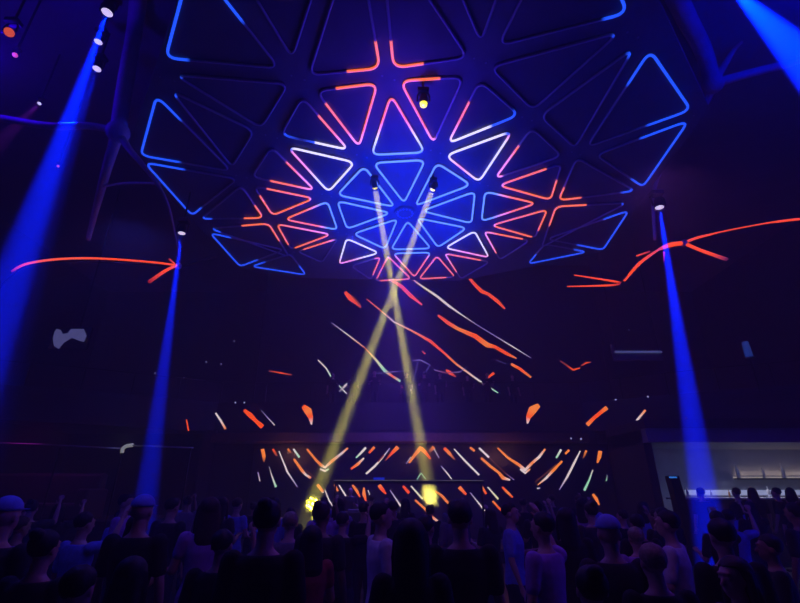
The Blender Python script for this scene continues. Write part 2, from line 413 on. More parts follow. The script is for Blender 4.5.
def ribs(side):
    if side < 0:
        n0 = at(118, 132, 7.7)
        root = empty('branching_rib', n0, 'pale curved rib branching at the upper left, beside the blue beam', 'rib')
        rib_piece(root, [n0, at(126, 80, 7.6), at(136, 20, 7.4), at(142, -60, 7.8), at(146, -110, 7.9)], (0.17, 0.2))
        rib_piece(root, [n0, at(90, 126, 7.6), at(50, 126, 7.4), at(0, 118, 7.6), at(-160, 90, 7)], 0.08)
        rib_piece(root, [n0, at(108, 165, 8.2), at(97, 205, 9.4), at(88, 240, 10)], (0.13, 0.05))
        rib_piece(root, [n0, at(130, 150, 7.7), at(145, 168, 7.8), at(168, 205, 8.5), at(180, 262, 10.9)], (0.09, 0.012))
        rib_piece(root, [at(103, 186, 8.7), at(130, 183, 8.8), at(160, 184, 8.9)], 0.03)
        bm = bmesh.new(); bmesh.ops.create_icosphere(bm, subdivisions=3, radius=0.24); link('junction', bm, M['rib'], root, True)
        n1 = at(178, 266, 11)
        r2 = empty('lit_branch', n1, 'red lit branch arching left from the small blue spotlight', 'light')
        rib_piece(r2, [n1, at(120, 262.5, 10.7), at(60, 260.5, 10), at(22, 264, 9.2), at(8, 276, 8.6), at(-60, 330, 8.0), at(-300, 400, 8.0)], 0.016, 'arm', M['black'])
        led_piece(r2, [n1+Vector((0, -.04, .0)), at(150, 262, 10.6), at(100, 258.5, 10.3), at(60, 259, 9.9), at(28, 263.5, 9.2), at(12, 271, 8.7)], [0.028]*4+[0.022], [RED, RED, RED, (1, .09, .03), (1, .09, .03), RED, DRED])
        led_piece(r2, [n1+Vector((.02, -.04, .02)), at(165, 271, 10.7), at(149, 282, 10.4)], [.035, .04, .045], [(.6, .06, .1), RED, DRED])
        led_piece(r2, [n1+Vector((-.05, -.04, .02)), at(169, 259, 10.9), ], [.02, .03], [RED, DRED])
        rib_piece(r2, [n1, at(190, 263, 11.2), at(215, 256, 12)], (0.05, 0.02), 'arm', M['black'])
        bm = bmesh.new(); bmesh.ops.create_icosphere(bm, subdivisions=2, radius=0.1); link('joint', bm, M['rib'], r2, True)
    else:
        n0 = at(713, 84, 8.5)
        root = empty('branching_rib', n0, 'pale curved rib branching at the upper right, below the wide blue beam', 'rib')
        rib_piece(root, [n0, at(703, 50, 8.3), at(685, 15, 8), at(665, -30, 7.8), at(640, -110, 7.9)], (0.19, 0.24))
        rib_piece(root, [n0, at(740, 76, 8.3), at(780, 66, 8), at(830, 55, 7.6), at(960, 60, 7)], (0.12, 0.08))
        rib_piece(root, [n0, at(724, 66, 8.4), at(734, 50, 8.4), at(742, 42, 8.5)], (0.11, 0.03))
        rib_piece(root, [n0, at(702, 108, 9), at(680, 140, 9.6), at(655, 185, 10.3), at(655, 240, 11)], (0.12, 0.04))
        bm = bmesh.new(); bmesh.ops.create_icosphere(bm, subdivisions=3, radius=0.25); link('junction', bm, M['rib'], root, True)
        n1 = at(684, 243, 11); n2 = at(658, 250, 11); n3 = at(618, 284, 11.5)
        r2 = empty('lit_branch', n1, 'red lit branch forking at the right, crossed by the blue beam', 'light')
        rib_piece(r2, [n2, n1, at(720, 232.5, 10.5), at(800, 219, 9.4), at(900, 214, 9), at(1060, 214, 9)], 0.016, 'arm', M['black'])
        led_piece(r2, [n1, at(700, 237, 10.8), at(745, 227.5, 10.2), at(800, 219, 9.4), at(900, 213, 9)], [.05, .03, .03, .03], [(.7, .05, .03), RED, RED, RED])
        led_piece(r2, [n2, at(670, 245, 11), n1], [.03, .07, .06], [(.6, .05, .2), RED, RED])
        led_piece(r2, [n1, at(700, 250, 10.8), at(727, 259.5, 10.3)], [.05, .045, .05], [RED, RED, RED, (.1, .01, .05)])
        led_piece(r2, [n2, at(640, 263, 11.2), at(624, 281, 11.5)], [.03, .045, .035], [(.6, .05, .1), RED, RED])
        led_piece(r2, [at(621, 283, 11.5), at(612, 281, 11.6), at(574, 275, 12)], [.03, .03, .015], [DRED, RED, RED])
        led_piece(r2, [at(620, 284, 11.5), at(606, 285.5, 11.6), at(567, 286.5, 12)], [.03, .03, .015], [DRED, RED, RED])
        led_piece(r2, [at(636, 256, 11.2), at(650, 251.5, 11)], [.02, .03], [RED, DRED])
        led_piece(r2, [at(664, 252, 11), at(664, 262, 11)], [.03, .01], [(.5, .02, .2), (.2, .0, .2)])
        rib_piece(r2, [n2, at(640, 264, 11.2), n3], 0.016, 'arm', M['black'])
        bm = bmesh.new(); bmesh.ops.create_icosphere(bm, subdivisions=2, radius=0.1); link('joint', bm, M['rib'], r2, True)
ribs(-1); ribs(1)

# ------------------------------------------------------------------ moving head lamps
def moving_head(label, loc, target, lens, size=1.0, hang=True, beam=None, group='moving head spotlights', ceil=12.6, dome=0.0):
    """base, yoke and barrel; the glowing lens sits inside the open front of the barrel"""
    loc = Vector(loc); root = empty('moving_head_light', loc, label, 'spotlight', group)
    d = (Vector(target)-loc).normalized(); q = d.to_track_quat('Z', 'Y'); s = size
    sg = 1 if hang else -1
    bm = bmesh.new(); box(bm, (-.16*s, -.12*s, sg*.30*s), (.16*s, .12*s, sg*.42*s)); bmesh.ops.recalc_face_normals(bm, faces=bm.faces); bevel_all(bm, .015*s)
    link('base', bm, M['black'], root)
    bm = bmesh.new()
    path = [Vector((-.17*s, 0, -.02*s)), Vector((-.17*s, 0, sg*.2*s)), Vector((-.1*s, 0, sg*.31*s)), Vector((.1*s, 0, sg*.31*s)), Vector((.17*s, 0, sg*.2*s)), Vector((.17*s, 0, -.02*s))]
    sweep(bm, path, .025*s, 8); link('yoke', bm, M['black'], root)
    # barrel: lathe open at the front
    bm = bmesh.new(); prof = [(-.22, .05), (-.20, .10), (-.05, .125), (.08, .12), (.10, .13), (.10, .112), (.07, .108), (.07, .0)]
    rings = []
    for z, r in prof[:-1]:
        rings.append([bm.verts.new(q @ Vector((r*s*math.cos(2*PI*i/20), r*s*math.sin(2*PI*i/20), z*s))) for i in range(20)])
    for A, B in zip(rings, rings[1:]):
        for i in range(20): bm.faces.new((A[i], A[(i+1) % 20], B[(i+1) % 20], B[i]))
    bm.faces.new(rings[0][::-1])
    br = link('barrel', bm, M['black'], root, True)
    bm = bmesh.new(); 
    n = 20; c = bm.verts.new(q @ Vector((0, 0, (.092+dome)*s)))
    R1 = [bm.verts.new(q @ Vector(((.07+.3*dome)*s*math.cos(2*PI*i/n), (.07+.3*dome)*s*math.sin(2*PI*i/n), (.086+dome*.75)*s))) for i in range(n)]
    R2 = [bm.verts.new(q @ Vector((.112*s*math.cos(2*PI*i/n), .112*s*math.sin(2*PI*i/n), .075*s))) for i in range(n)]
    for i in range(n):
        bm.faces.new((c, R1[i], R1[(i+1) % n])); bm.faces.new((R1[i], R2[i], R2[(i+1) % n], R1[(i+1) % n]))
    link('lens', bm, lens, br, True)
    if hang and ceil:
        bm = bmesh.new(); cyl(bm, (0, 0, .41*s), (0, 0, ceil-loc.z), .025, n=8); link('hanging_pipe', bm, M['black'], root)
    if beam:
        kind, col, pw, a, b = beam
        p = loc+d*((.13+dome*1.3)*s)
        o = spot(p, target, col, pw, a, b) if kind == 'S' else beam_area(p, target, col, pw, a, b)
    return root
BB = (0.0, 0.010, 1.0)
moving_head('topmost pale lens of the three lamps at the upper left, throwing the wide blue beam', at(108, 10, 6.5), at(-5, 330, 6.3), M['lens_w'], 1.0, beam=('S', BB, 420000, 2.5, .5))
moving_head('pale lens lamp in the middle of the three at the upper left', at(99, 40, 7.5), at(-10, 330, 7.2), M['lens_w'], .8, beam=('S', BB, 60000, 3.2, .7))
moving_head('lowest pale lens of the three lamps at the upper left', at(97.5, 67, 7.9), at(0, 360, 7.2), M['lens_w'], .85, beam=('S', BB, 40000, 3.2, .7))
moving_head('small blue spotlight above the red branch on the left', at(182, 231, 10.2), at(150, 470, 9.8), M['lens_w'], .85, ceil=ZC+.03, beam=('S', BB, 260000, 2.2, .6))
moving_head('small blue spotlight above the red fork on the right', at(659, 205, 10.2), at(700, 470, 9.8), M['lens_w'], 1.0, ceil=ZC+.03, beam=('S', BB, 540000, 2.4, .6))
moving_head('spotlight beyond the top right corner throwing a wide blue beam', at(722, -22, 5.6), at(880, 135, 5), M['lens_w'], 1.0, beam=('S', BB, 700000, 6.0, .3))
moving_head('orange lamp at the far upper left edge', at(9, 32, 6.3), at(60, 120, 3), M['lens_o'], .8)
moving_head('tiny faint orange lamp below the orange one at the far left edge', at(15, 55, 7), at(90, 160, 1), M['lens_o'], .45)
moving_head('tiny dim lamp under the wide blue beam at the left', at(40, 103, 8.5), at(-50, 190, 7), M['lens_w'], .4, beam=('S', (.25, .02, .6), 3000, 5, .5))
moving_head('tiny red lamp left of the blue beam below the rib', at(58, 166, 10), at(120, 300, 6), M['lens_o'], .3)
YL = (1.0, 0.85, 0.12)
moving_head('yellow lamp left of the hub, beam falling to the right', at(374.5, 185, 9.5), at(429, 490, 17.2), M['lens_y'], .6, dome=.10, ceil=ZC+.03, beam=('A', YL, 46, .16, 3.2))
moving_head('yellow lamp right of the hub, beam falling to the left', at(433.5, 187, 9.5), at(312, 505, 13.8), M['lens_y'], .6, dome=.10, ceil=ZC+.03, beam=('A', YL, 46, .16, 3.2))
moving_head('yellow lamp standing in for a reflection in the orange triangle above the hub', at(423.5, 101, 6.6), at(424, 230, 6.6), M['lens_y'], .7, dome=.10, ceil=ZC+.03)  # hung lamp stands in for a yellow lamp mirrored in the panel

# ------------------------------------------------------------------ screens
SC_C = dict(r=(0.95, 0.075, 0.0), o=(0.90, 0.21, 0.03), w=(0.75, 0.60, 0.62), y=(0.75, 0.65, 0.35), g=(0.30, 0.62, 0.42),
            l=(0.22, 0.14, 0.45), k=(0.10, 0.09, 0.16), d=(0.25, 0.03, 0.02), v=(0.05, 0.035, 0.16), n=(0.16, 0.04, 0.02))
def ribbon(bm, ly, Y, spec, off, hit=None):
    """spec: 'x,y,width,colour ...' strokes of the picture, laid on the face of the screen at depth Y"""
    P = []
    for tok in spec.split():
        x, y, wd, c = tok.split(','); P.append((float(x), float(y), float(wd), SC_C[c]))
    # densify
    Q = []
    pts = []
    for (p_, q_) in zip(P, P[1:]): pts += [Vector((p_[0]+(q_[0]-p_[0])*t/4, p_[1]+(q_[1]-p_[1])*t/4, 0)) for t in range(4)]
    pts.append(Vector((P[-1][0], P[-1][1], 0)))
    for k, p in enumerate(pts):
        f = k/(len(pts)-1)*(len(P)-1); i = min(int(f), len(P)-2); s = f-i
        wd = P[i][2]*(1-s)+P[i+1][2]*s; c = tuple(a*(1-s)+b*s for a, b in zip(P[i][3], P[i+1][3]))
        Q.append((p.x, p.y, wd, c))
    rows = []
    for k, (x, y, wd, c) in enumerate(Q):
        x0, y0 = Q[max(k-1, 0)][:2]; x1, y1 = Q[min(k+1, len(Q)-1)][:2]
        L = math.hypot(x1-x0, y1-y0) or 1; nx, ny = -(y1-y0)/L, (x1-x0)/L
        h = wd*.35
        f_ = hit or (lambda u_, v_: at(u_, v_, Y))
        a = bm.verts.new(f_(x+nx*h, y+ny*h)+Vector((0, -off, 0))); b = bm.verts.new(f_(x-nx*h, y-ny*h)+Vector((0, -off, 0)))
        a[ly] = b[ly] = (*c, 1); rows.append((a, b))
    for (a, b), (c, d) in zip(rows, rows[1:]): bm.faces.new((a, b, d, c))
def screen(name, label, x0, y0, x1, y1, Y, strokes, depth=0.12, material=None, frame_m=None):
    """a hung LED wall: cabinet, slim bezel and the picture it shows"""
    a = at((x0+x1)/2, y0, Y); b = at((x0+x1)/2, y1, Y)
    mid = (a.z+b.z)/2; xl = at(x0, (y0+y1)/2, Y).x; xr = at(x1, (y0+y1)/2, Y).x
    root = empty(name, (0, Y, b.z), label, 'screen')
    bm = bmesh.new(); box(bm, (xl, 0, 0), (xr, depth, a.z-b.z)); bevel_all(bm, .01)
    link('cabinet', bm, material or M['screen'], root)
    bm = bmesh.new(); H = a.z-b.z
    for lo, hi in (((xl-.06, -.01, -.06), (xr+.06, depth+.02, 0)), ((xl-.06, -.01, H), (xr+.06, depth+.02, H+.06)),
                   ((xl-.06, -.01, 0), (xl, depth+.02, H)), ((xr, -.01, 0), (xr+.06, depth+.02, H))): box(bm, lo, hi)
    link('bezel', bm, frame_m or M['black'], root)
    bm = bmesh.new(); ly = bm.verts.layers.float_color.new('glow')
    for k, s in enumerate(strokes): ribbon(bm, ly, Y, s, .012+.0004*k)
    for v in bm.verts: v.co -= root.location
    link('picture', bm, M['image'], root)
    return root, a.z, b.z, xl, xr
UP = ["410.5,278,1.2,o 423,287,2.5,y 436.5,296,3.2,w 449,306,3,w 462.5,315.5,1.5,w 477,325,1.0,l 495,336,1.3,l 513,347,1.5,w 531,358,.8,l",
 "366.6,299,1.2,r 380,310,1.8,o 394,322,2.2,w 412,331,2.4,o 430,341,4,r 443,352,3,r 456,364,2.6,o 478,380,2.4,w 498,393,1.6,g",
 "331.5,322.7,1,l 348,335,1.6,w 365,348,1.6,o 376,360,3,y 384.5,370.5,4.4,g 392,376,3,r 400,381,3.4,g 412,391,2,w",
 "318,360,1.6,w 326,368,1.8,w 332.5,379,2.4,g 347,394,1.2,w", "339,392,2,k 345,386,2.6,w 352,379,1.6,l", "402,387,1,r 407,389.5,3.5,r 410,391,1,o",
 "438,315.3,3,r 448,323,5,r 458,329,4.5,o 475.5,336.4,6.5,r 487,345,7,o 495,347,4.5,r 507,354,4.5,r 516.5,358.5,1.5,o",
 "456,275.3,1.5,d 464,276.5,2.5,r 469,278,3.5,r 476,286,4.5,r 482,291.8,5,r 488,294,4,r 497,301,5,r 505,309,2,r",
 "391,281,1.5,o 396,283,4,r 402,287,5,r 411,296,5,r 422,305,2,r", "345,292,4,r 350,298,7,r 358,304,5,r 361,308,2,d", "352,296,2,d 360,305,3,d",
 "511,364,3.5,o 520,369,4,r 531,377.6,2.5,o", "446,370,2.5,r 450,373,5,r 456,377,2,d", "488,377.5,3,r 494,373,3.5,r",
 "422,351,2,d 425,354,2,r", "412,361,1.5,v 420,360,1.5,l 430,365,2,v 424,375,1.2,v", "434,370,1,l 446,373,1.5,d 460,372,1,l 468,366,1,v",
 "560,361,1.5,d 566,365,2,d 573,370,2.5,r", "573,370,2.5,r 580,368,1.5,r", "581,366,2,d 586,363,2,r 591,362,1,d", "269,371,1.5,d 281,373,2,r 292,375,1.5,d",
 "418,362,2,v 414,378,2,v 410,390,1,v", "372,374,1,v 392,372,1,l 405,371,1,v", "496,360,1,v 506,364,1,v"]
SCR, zt, zb, _, _ = screen('led_screen', 'tall screen above the stage showing long red, white and green streaks', 262, 266, 600, 402, 20.5, UP)
for x in (-4, -1.4, 1.4, 4):                            # feet on the balcony floor
    bm = bmesh.new(); box(bm, (x-.06, .01, 4.9-zb), (x+.06, .11, .01)); link('foot', bm, M['black'], SCR)
LOW = ["262.5,449,5,o 264,456,5,o 264,462,2,n", "269,466,.8,k 272,476,1.5,w 276,487,3.2,g", "258,472,1.4,l 260,481,1.4,w",
 "273,449,3,r 277,456,3,n", "279,451,1.2,w 287.5,472,2.4,w 297.5,487,1.2,l", "288,449,3,o 291,453,3,n", "293.5,449,2.6,w 299.5,457.5,3,g",
 "294,459,3,o 302.5,471,4,o 306,475,3,w 311,478,3.5,o", "306,470,1,n 316,479,1,n",
 "307,449,2.4,o 316,460,3.2,o 321,465,4,o 325,467.5,3,w 332,461,4,o 341,454,3,w 348,448,2.6,o", "320,469,2,w 325,471,3,w 329,469,2,g",
 "366,447.5,3.2,w 361,453,3,w 356,458,2,g", "374.5,447,3.6,o 369,453,3,r", "364,458,2,w 358,464,4,o 351,469,2.6,r",
 "390,448,1.4,l 383,457,2,w 375,466,3,w 366,474,2.6,w", "398,447,6,o 392,453,4,r 385,461,1,n", "378,462,1.6,d 384,455,2,d",
 "409,463,2.6,o 414,456,4,o 420.5,448,6,o 425,452,5,r 430.5,459,2.5,r", "434,447,5,o 429,452,4,n", "411,457,1,w 406,464,.8,l",
 "417,479.5,1,g 421,473,1.4,g 426,479.5,1,g", "441,466,1.4,l 447,473,1.8,w 451.5,479,1.2,w", "444,448,4,r 449,453,4.5,o 455,460,1.5,n", "434,449,1,w 439,458,1.2,l",
 "454,449,1.5,w 465,461,2.6,w 479,475,2.4,w", "470,447.5,3,o 474.5,451,3,o", "479,448,2.6,w 489,457.5,3,w",
 "481,458,3,o 490,466,3.5,o 499,473,3.5,o 503,478,5,o 510,480,2,w", "489,457.5,1,n 505,473,1,n 514,480,1,l",
 "497.5,448,2,o 508,458,3,o 519,465,4,o 525,470,4,w 532,463,3.5,o 539,457,3.6,w 545,449,2.4,o", "520,469,2.5,w 525,473,3,w 530,469,2,o",
 "561,449.5,3,w 556,458,2.6,g", "569,450,3,o 565,454,3,o", "562,461,3,o 552.5,471,4,o 546,478,3,w 537.5,485,1.4,o", "556,464,1,n 545,474,1,n 535,482,1,n",
 "580,451,1.4,w 574,463,3,w 567.5,476,2.8,w 559,490,1.2,l", "586,450.5,3.4,o 583,458,2,n", "600,451,5.4,o 599,457,5.4,o 597,463,2,o",
 "592.5,470,1.2,w 589,480,2.4,g 584,490.5,3.4,g", "607,475,1.5,k 606,481,1.5,g", "592.5,494,3,o 596,499,4.5,o 599,505,1.6,o", "537,488.5,2,w 540,488,2,l",
 "317.5,484.5,4,o 322.5,491,4,o 323,493,2,w", "325,490,1.2,w 329,500,2,w 335,509.5,1.4,w", "334.5,484.5,3,o 338,491,3,o", "339,485,1.6,w 346,496,2.4,w",
 "341,499,3,r 344,503,2,o", "352.5,485,2.6,o 357,491,4,o 360,497,2,r", "364,487.5,2,o 364,494,5,o 366,501,2,r", "368,490,1,w 371,498,1,w",
 "379,485,5.4,o 382,489,5.4,r 386,494,2,r", "390,490,1.2,l 400,505,2.4,w 412.5,519,2,w", "403,486,3,r 409,493,4,r", "411,486,2,w 422.5,499,2.6,y",
 "415,500,2.6,o 424,508,3,o 432,517,4,o 441,523.5,2.2,w", "435,491,2,o 442,496,3.6,o 449,504,3,o", "459,487,5.4,o 466,494.5,3,r",
 "470,492.5,1.2,l 480,505,2,w 494,522.5,2,w", "482,487,3,o 486,494,3,r", "487.5,487,1.6,w 498,499,2.6,y", "502,487,2.6,r 508,493,3.4,o 512.5,497.5,2,r",
 "492.5,501,2.6,o 501,510.5,2.6,r"]
screen('stage_screen', 'wide low screen behind the booth showing orange chevrons and pale slashes', 250, 446, 613, 527, 17.4, LOW)
# ------------------------------------------------------------------ balcony around the back
BP = [(-17, 13), (-11.2, 15.6), (-7.2, 18), (7.2, 18), (11.2, 15.6), (17, 13)]
def wall_strip(name, pts, z0, z1, thick, m, parent=None, kind='structure'):
    bm = bmesh.new(); prev = None
    for (x, y) in pts:
        vs = [bm.verts.new((x, y, z0)), bm.verts.new((x, y, z1)), bm.verts.new((x, y+thick, z1)), bm.verts.new((x, y+thick, z0))]
        if prev:
            for k in range(4): bm.faces.new((prev[k], vs[k], vs[(k+1) % 4], prev[(k+1) % 4]))
        else: bm.faces.new(vs)
        prev = vs
    bm.faces.new(prev[::-1]); bmesh.ops.recalc_face_normals(bm, faces=bm.faces)
    o = link(name, bm, m, parent)
    if kind: o['kind'] = kind
    return o
wall_strip('trim_1', BP, 4.0, 5.12, 0.25, M['fascia'])             # balcony fascia
bm = bmesh.new(); T = [bm.verts.new((x, y, 4.6)) for x, y in BP]+[bm.verts.new((17, 24, 4.6)), bm.verts.new((-17, 24, 4.6))]
f = bm.faces.new(T); r_ = bmesh.ops.extrude_face_region(bm, geom=[f])
for v in [g for g in r_['geom'] if isinstance(g, bmesh.types.BMVert)]: v.co.z += 0.3
bmesh.ops.recalc_face_normals(bm, faces=bm.faces)
o = link('trim_2', bm, M['fascia']); o['kind'] = 'structure'
rail = empty('balcony_railing', (0, 18, 5.12), 'glass balustrade with a thin dark handrail running along the balcony', 'railing')
bm = bmesh.new(); sweep(bm, [Vector((x, y+.12-18, .82)) for x, y in BP], .016, 8); link('handrail', bm, M['black'], rail, True)
for (xa, ya), (xb, yb) in zip(BP, BP[1:]):
    L = math.hypot(xb-xa, yb-ya); n = max(2, round(L/1.8))
    for k in range(n):
        x, y = xa+(xb-xa)*k/n, ya+(yb-ya)*k/n
        bm = bmesh.new(); cyl(bm, (x, y+.12-18, -.02), (x, y+.12-18, .82), .018, n=8); link('post', bm, M['black'], rail)
    m = Matrix(((1, 0, 0, 0),)*1+((0, 1, 0, 0), (0, 0, 1, 0), (0, 0, 0, 1)))
    bm = bmesh.new(); dx, dy = (xb-xa)/L, (yb-ya)/L
    mt = Matrix(((dx, -dy, 0, xa), (dy, dx, 0, ya+.12-18), (0, 0, 1, 0), (0, 0, 0, 1)))
    box(bm, (.05, -.006, .02), (L-.05, .006, .76), mt); link('glass_panel', bm, M['glass'], rail)
def on_fascia(px, py, off=.075):
    r = ray(px, py); best = None
    for (xa, ya), (xb, yb) in zip(BP, BP[1:]):
        L = math.hypot(xb-xa, yb-ya); nx, ny = (yb-ya)/L, -(xb-xa)/L           # towards the hall
        k = ((xa+nx*off)*nx+(ya+ny*off)*ny)/(r.x*nx+r.y*ny)
        x = r.x*k
        if min(xa, xb)-.3 <= x <= max(xa, xb)+.3 and k > 0 and (best is None or k < best): best = k
    return Vector((0, 0, CZ))+r*best
# fascia display band with orange shards
band = empty('fascia_display', (0, 18, 4.1), 'narrow display band on the balcony front with scattered orange shards', 'screen')
for (xa, ya), (xb, yb) in list(zip(BP, BP[1:]))[1:4]:
    L = math.hypot(xb-xa, yb-ya); dx, dy = (xb-xa)/L, (yb-ya)/L
    mt = Matrix(((dx, -dy, 0, xa), (dy, dx, 0, ya-18), (0, 0, 1, 0), (0, 0, 0, 1)))
    bm = bmesh.new(); box(bm, (.02, -.06, -.05), (L-.02, 0, .98), mt); link('cabinet', bm, M['screen'], band)
bm = bmesh.new(); ly = bm.verts.layers.float_color.new('glow')
for s in ["244,410,4,r 250,415,7,r 256,421,5,r 262.5,427,7,r", "261,410,1,k 267,417,1.4,l 274.5,425,1.2,w", "303,406,6,r 308,411,11,o 310.5,417,7,r 311.5,424.5,2,w",
          "539,405,6,o 532.5,410,12,o 528.5,417,7,r 527.5,423.5,2,w", "607,407.5,6,o 600,413,5,r 594,418,5,r 587,425,6,o",
          "215.6,413,2.4,w 221,421,2.8,w 225.5,429,3,o", "186.5,419.5,1.8,r 188.5,431,2,r", "645.5,410,3,o 638,419,3,w 632,427,2.6,w", "686,418,1.6,r 683.6,430,2.6,r"]:
    ribbon(bm, ly, 17.92, s, 0, on_fascia)
for v in bm.verts: v.co -= band.location
link('picture', bm, M['image'], band)
# the shards further out stand on short wing panels of the same band
# stage header of walnut, with downlights
hd = empty('stage_header', (0, 17.2, 3.5), 'brown wooden header above the stage screen, lit from below', 'header')
bm = bmesh.new(); sweep_pts = []
for i in range(25):
    x = -6.9+13.8*i/24; sweep_pts.append((x, -.15-.25*abs(math.sin(i/24*3*PI)), x))
prev = None
for x, y, _ in sweep_pts:
    vs_ = [bm.verts.new((x, y, .03)), bm.verts.new((x, y+.1, .34)), bm.verts.new((x, .5, .34)), bm.verts.new((x, .5, .03))]
    if prev:
        for k in range(4): bm.faces.new((prev[k], vs_[k], vs_[(k+1) % 4], prev[(k+1) % 4]))
    else: bm.faces.new(vs_)
    prev = vs_
bm.faces.new(prev[::-1]); bmesh.ops.recalc_face_normals(bm, faces=bm.faces)
link('panel', bm, M['brown'], hd)
for x in (-3.9, 0.9, 3.7):
    area((x, 16.5, 3.0), (x, 17.1, 3.7), (1, .35, .2), 7, .8, .1)
slab('trim_3', (-7.4, 17.6, 0), (-6.95, 24, 4.0), M['wall']); slab('trim_4', (6.95, 17.6, 0), (7.4, 24, 4.0), M['wall'])
slab('trim_5', (-6.95, 17.75, 0), (6.95, 17.9, 4.0), M['wall'])
# ------------------------------------------------------------------ stage and booth
st = empty('stage', (0, 14.6, 0), 'low black stage platform behind the crowd', 'stage')
bm = bmesh.new(); box(bm, (-6, 0, 0), (6, 3, .35)); bevel_all(bm, .02); link('deck', bm, M['black'], st)
bm = bmesh.new(); box(bm, (-6.02, -.03, .30), (6.02, 0, .36)); link('edge_strip', bm, M['steel'], st)
X0, X1 = at(334, 481, 15).x, at(483, 481, 15).x; ZB = at(400, 481.5, 15).z
pt = empty('booth_gantry', (0, 15, .35), 'thin dark overhead beam above the booth with a faintly lit top edge', 'gantry')
bm = bmesh.new(); box(bm, (X0, -.12, ZB-.42), (X1, .12, ZB-.33)); link('beam', bm, M['black'], pt)
bm = bmesh.new(); box(bm, (X0, -.13, ZB-.33), (X1, -.10, ZB-.315)); link('lit_edge', bm, mat('edge_glow', (.3, .3, .3), emit=(.30, .28, .2), strength=.35), pt)  # glow put into the top edge to imitate light catching the beam
for x in (X0+.05, X1-.05):
    bm = bmesh.new(); cyl(bm, (x, 0, 0), (x, 0, ZB-.4), .03, n=8); link('post', bm, M['black'], pt)
dsp = empty('blue_display', at(379, 479.5, 15), 'small glowing blue display standing on the beam above the booth', 'display')
bm = bmesh.new(); box(bm, (-.18, -.03, -.04), (.18, .03, .05)); bevel_all(bm, .01); link('case', bm, M['black'], dsp)
bm = bmesh.new(); box(bm, (-.17, -.035, -.03), (.17, -.03, .04)); link('face', bm, mat('display_blue', (.02, .05, .3), emit=(.01, .03, .8), strength=.6), dsp)
dsp.location.z = .35+ZB-.315+.04
bt = empty('dj_booth', (-1.4, 15.5, .35), 'black booth desk with decks in front of the performer', 'desk')
bm = bmesh.new(); box(bm, (-1.3, -.3, 0), (1.3, .3, .95)); bevel_all(bm, .03); link('desk', bm, M['black'], bt)
for x in (-.7, .7):
    bm = bmesh.new(); box(bm, (x-.2, -.2, .95), (x+.2, .2, 1.0)); bevel_all(bm, .01)
    dk = link('deck', bm, M['frame'], bt)
    bm = bmesh.new(); cyl(bm, (x, 0, 1.0), (x, 0, 1.02), .13, n=20); link('platter', bm, M['steel'], dk)
bm = bmesh.new(); box(bm, (-.22, -.2, .95), (.22, .2, 1.01)); bevel_all(bm, .01); link('mixer', bm, M['frame'], bt)

# cluster wash light facing the crowd, where the left yellow beam ends
cp = at(312.5, 504, 13.9)
cw = empty('cluster_wash_light', cp, 'glaring yellow cluster lamp where the left yellow beam lands', 'spotlight')
bm = bmesh.new(); cyl(bm, (0, .12, 0), (0, -.02, 0), .2, .24, n=20); link('housing', bm, M['black'], cw)
bm = bmesh.new(); cyl(bm, (0, .05, -.2), (0, .05, -cp.z+.0), .035, n=8); box(bm, (-.25, -.15, -cp.z), (.25, .25, -cp.z+.04)); link('stand', bm, M['black'], cw)
for k in range(10):
    a = 2*PI*k/7; r = 0 if k == 7 else .13
    if k > 7: continue
    bm = bmesh.new(); bmesh.ops.create_uvsphere(bm, u_segments=12, v_segments=8, radius=.055)
    for v in bm.verts: v.co = Vector((v.co.x+r*math.cos(a), v.co.y*.5-.04, v.co.z+r*math.sin(a)))
    link('lens', bm, M['lens_y'], cw, True)
point(cp+Vector((0, -.35, 0)), (1, .8, .1), 4, .08)

# ------------------------------------------------------------------ bar at the right
bx0 = at(655, 470, 15).x
zt_ = at(720, 437, 16).z; zc_ = at(720, 496, 14.5).z
slab('wall_bar', (bx0, 17.3, 0), (17, 17.5, 4.0), M['barwall'])
slab('wall_bar_end', (bx0-.25, 14.9, 0), (bx0, 17.5, 4.0), M['wall'])
slab('ceiling_bar', (bx0-.25, 14.6, zt_-.30), (17, 17.3, zt_+.12), M['barwall'])
slab('trim_6', (bx0-.3, 14.5, zt_+.12), (17, 17.3, 4.0), M['wall'])
area((12.5, 16.0, zt_-.36), (12.5, 16.5, 0), (.35, .42, 1.0), 14, 6, .8)
area((10.5, 15.6, 1.6), (11, 17.3, 2.6), (.3, .38, 1.0), 6, 4, .4)
ct = empty('bar_counter', (bx0+.5, 15, 0), 'pale topped bar counter at the right behind the crowd', 'counter')
bm = bmesh.new(); box(bm, (.1, 0, 0), (15.8-bx0, .55, zc_-.55-.0+.45)); link('front', bm, M['leather'], ct)
bm = bmesh.new(); box(bm, (0, -.1, zc_-.1), (16-bx0, .65, zc_-.05)); bevel_all(bm, .01); link('counter_top', bm, M['marble'], ct)
area((bx0+4, 15.3, zc_+.5), (bx0+4, 15.35, 0), (.8, .8, 1.0), 30, 5, .3)
ZS = at(770, 478, 17).z
xs0, xs1 = at(739, 478, 17).x, 16.9
sh = empty('back_shelf', (xs0, 17.05, ZS), 'long shelf with a warm glowing strip on the bar wall', 'shelf')
bm = bmesh.new(); box(bm, (0, -.05, -.05), (xs1-xs0, .26, 0)); bevel_all(bm, .008); link('board', bm, M['black'], sh)
bm = bmesh.new(); box(bm, (0, .21, 0.001), (xs1-xs0, .245, .05)); link('glow_strip', bm, M['shelf_glow'], sh)
area((xs0+2.6, 17.2, ZS+.08), (xs0+2.6, 17.28, ZS+1), (1, .72, .5), 8, 5, .05)
xs2, ZL = at(690, 493, 17).x, at(720, 495, 17).z
sl = empty('glare_shelf', (xs2, 17.05, ZL), 'low back shelf added with a white glowing strip for the bar counter glare', 'shelf')
